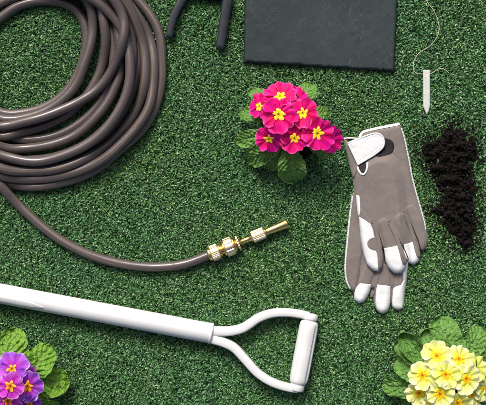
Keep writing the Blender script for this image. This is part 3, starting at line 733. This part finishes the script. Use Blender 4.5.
def pinkplant():
    t = root('primrose_plant', 'bright pink primrose with yellow eyes in the middle of the turf', 'potted flower', W(290, 132, G), 'primrose plants')
    H = .036; c = pot(t, 292, 134, 29, H); lz = H+.006
    L = M['leaf_pink']
    for i, (b, tp, w, zb, zt, a, tw) in enumerate([
        ((289,142),(294,182),16, lz, .026, .012, .1), ((284,140),(246,160),11.5, lz, .024, .010, -.35), ((280,134),(236,140),10, lz, .028, .010, -.1),
        ((280,126),(239,113),9, lz, .026, .010, .3), ((283,122),(250,89),9.5, lz, .032, .010, .25), ((296,120),(312,83),12, lz, .030, .012, -.2),
        ((302,124),(331,111),8.5, lz, .034, .008, -.3), ((302,138),(333,153),10, lz, .030, .008, .1), ((292,120),(286,86),10, lz, .030, .006, 0),
        ((285,142),(268,168),10, lz-.004, .020, .008, -.2)]):
        leaf(t, b, tp, w, zb, zt, L, a, 0, 20+i, tw)
    for i, (x, y, z, r, tl, e) in enumerate([
        (297.5,97,.060,11,(.5,-.8),0), (280,96.5,.066,16,(-.15,-.75),.36), (259.5,106.5,.062,12.5,(-.75,-.1),.34), (329.5,139,.054,14.5,(.6,.2),0),
        (269,139,.064,14.5,(-.3,.45),.30), (294.6,138.5,.070,14,(0,.25),.36), (317.4,133.8,.073,17,(.18,.1),.36), (302.6,113.2,.076,15,(.1,-.1),.36), (278.5,114.6,.080,17.5,(-.08,0),.36)]):
        flower(t, x, y, z, r, tl, M['pink'], M['pink_eye'], c+Vector((rng.uniform(-.01, .01), rng.uniform(-.01, .01), 0)), .10, e, 40+i)
def purpleplant():
    t = root('primrose_plant', 'lilac and magenta primrose with lime green leaves by the spade shaft', 'potted flower', W(8, 392, G), 'primrose plants')
    H = .036; c = pot(t, 10, 394, 29, H); lz = H+.005; L = M['leaf_purple']
    for i, (b, tp, w, zb, zt, a, tw) in enumerate([
        ((8,384),(12,328),19, lz, .046, .010, .15), ((20,386),(23,345),8.5, lz+.002, .046, .006, 0), ((22,388),(69,380),16, lz-.004, .030, .010, -.1),
        ((20,388),(50,346),16, lz+.004, .044, .012, .1), ((20,396),(58,409),10, lz, .034, .008, .1), ((0,384),(-28,340),18, lz, .040, .010, 0),
        ((0,396),(-46,398),18, lz, .036, .010, 0), ((8,404),(10,448),18, lz, .034, .010, 0), ((0,402),(-30,436),16, lz, .034, .010, 0), ((18,402),(44,430),14, lz, .032, .010, 0)]):
        leaf(t, b, tp, w, zb, zt, L, a, 0, 60+i, tw)
    for i, (x, y, z, r, tl, m, e) in enumerate([
        (31,373,.062,9,(.9,-.5),M['purple'],0), (12,369,.074,16,(.05,-.40),M['purple'],.26), (-6,380,.066,15,(-.5,0),M['purple'],.3),
        (29,404.5,.064,13,(.4,.5),M['purple'],.3), (8,401,.074,14,(0,.3),M['magenta'],.34), (27.5,386.5,.070,15,(.22,.10),M['purple'],.36), (10.5,386,.088,13.5,(-.15,.05),M['magenta'],.38),
        (-10,400,.068,15,(-.4,.3),M['magenta'],.3), (14,418,.064,15,(.1,.5),M['purple'],.3)]):
        flower(t, x, y, z, r, tl, m, M['purple_eye'], c+Vector((rng.uniform(-.01, .01), rng.uniform(-.01, .01), 0)), .07, e, 80+i)
def yellowplant():
    t = root('primrose_plant', 'pale yellow primrose with amber eyes and crinkled leaves below the gloves', 'potted flower', W(448, 382, G), 'primrose plants')
    H = .036; c = pot(t, 448, 384, 30, H); lz = H+.006; L = M['leaf_yellow']
    for i, (b, tp, w, zb, zt, a, tw, ro) in enumerate([
        ((446,366),(440,315),17, lz-.002, .040, .012, .1, .1), ((440,368),(421,330),14, lz, .044, .012, .3, .5), ((434,370),(402,331),11, lz-.004, .036, .010, -.2, .9),
        ((434,376),(395,345),11, lz, .036, .010, .3, .2), ((438,378),(395,362),15, lz+.002, .038, .012, .1, 0), ((436,386),(383,386),12.5, lz-.004, .024, .008, -.1, 0),
        ((436,392),(402,404),12, lz-.004, .024, .008, .1, 0), ((452,366),(455,333),12, lz+.004, .048, .012, -.1, .2), ((456,368),(483,327),13, lz-.002, .036, .012, -.1, .1),
        ((462,372),(498,348),14, lz, .036, .012, .1, 0), ((464,382),(502,380),15, lz, .034, .010, 0, 0), ((460,394),(496,412),15, lz, .034, .010, 0, 0), ((446,398),(440,436),16, lz, .034, .010, 0, 0), ((440,396),(412,422),14, lz, .032, .010, 0, 0)]):
        leaf(t, b, tp, w, zb, zt, L, a, ro, 100+i, tw)
    for i, (x, y, z, r, tl, e) in enumerate([
        (476,368,.066,14,(.6,-.35),.0), (447,362,.066,12,(0,-.3),.34), (471.5,394.5,.062,14,(.5,.1),.32), (483,389,.058,13,(.8,.1),.3), (419,392.8,.062,13,(-.35,.3),.46), (434.5,404.5,.062,14,(-.1,.4),.46),
        (458.5,359,.076,13.5,(.2,-.3),.46), (437,356,.078,14.5,(-.12,-.3),.46), (422.5,375.5,.076,14.5,(-.3,-.05),.46), (457.5,403,.074,14,(.1,.3),.46), (466,379,.080,14,(.3,0),.46),
        (440,394,.082,14,(-.1,.15),.48), (445.5,374.5,.086,13.5,(0,-.05),.48), (470,414,.060,15,(.3,.5),.4), (444,420,.058,15,(0,.6),.4)]):
        flower(t, x, y, z, r, tl, M['cream'], M['cream_eye'], c+Vector((rng.uniform(-.012, .012), rng.uniform(-.012, .012), 0)), .09, e*.88, 120+i)
pinkplant(); purpleplant(); yellowplant()

# ------------------------------------------------------------ light, sky, camera
SUN_EL, SUN_AZ = R(43), R(-16)      # azimuth from +Y (top of the photo), minus = towards the left
w = D.worlds.new('World'); scn.world = w; w.use_nodes = True; nt = w.node_tree
sky = nt.nodes.new('ShaderNodeTexSky'); sky.sky_type = 'NISHITA'; sky.sun_disc = False; sky.sun_elevation = SUN_EL; sky.sun_rotation = SUN_AZ
nt.links.new(sky.outputs[0], nt.nodes['Background'].inputs[0]); nt.nodes['Background'].inputs[1].default_value = .13; sky.ozone_density = .1; sky.dust_density = 5; sky.air_density = .4
sl = D.lights.new('sun', 'SUN'); sl.energy = 2.5; sl.angle = R(18); sl.color = (1, .96, .90)
so = D.objects.new('sun', sl); COL.objects.link(so)
dv = Vector((math.sin(SUN_AZ)*math.cos(SUN_EL), math.cos(SUN_AZ)*math.cos(SUN_EL), math.sin(SUN_EL)))
so.rotation_euler = dv.to_track_quat('Z', 'Y').to_euler(); so.location = dv*3
cam = D.cameras.new('camera'); co = D.objects.new('camera', cam); COL.objects.link(co); co.location = (0, 0, HC)
cam.sensor_fit = 'HORIZONTAL'; cam.sensor_width = 36; cam.lens = 36*(HC-G)/(486*S); cam.clip_end = 100; cam.clip_start = .05
scn.camera = co
scn.render.resolution_x = 1024; scn.render.resolution_y = 853
vs = scn.view_settings; vs.view_transform = 'Standard'; vs.look = 'None'; vs.gamma = 1; vs.exposure = .25
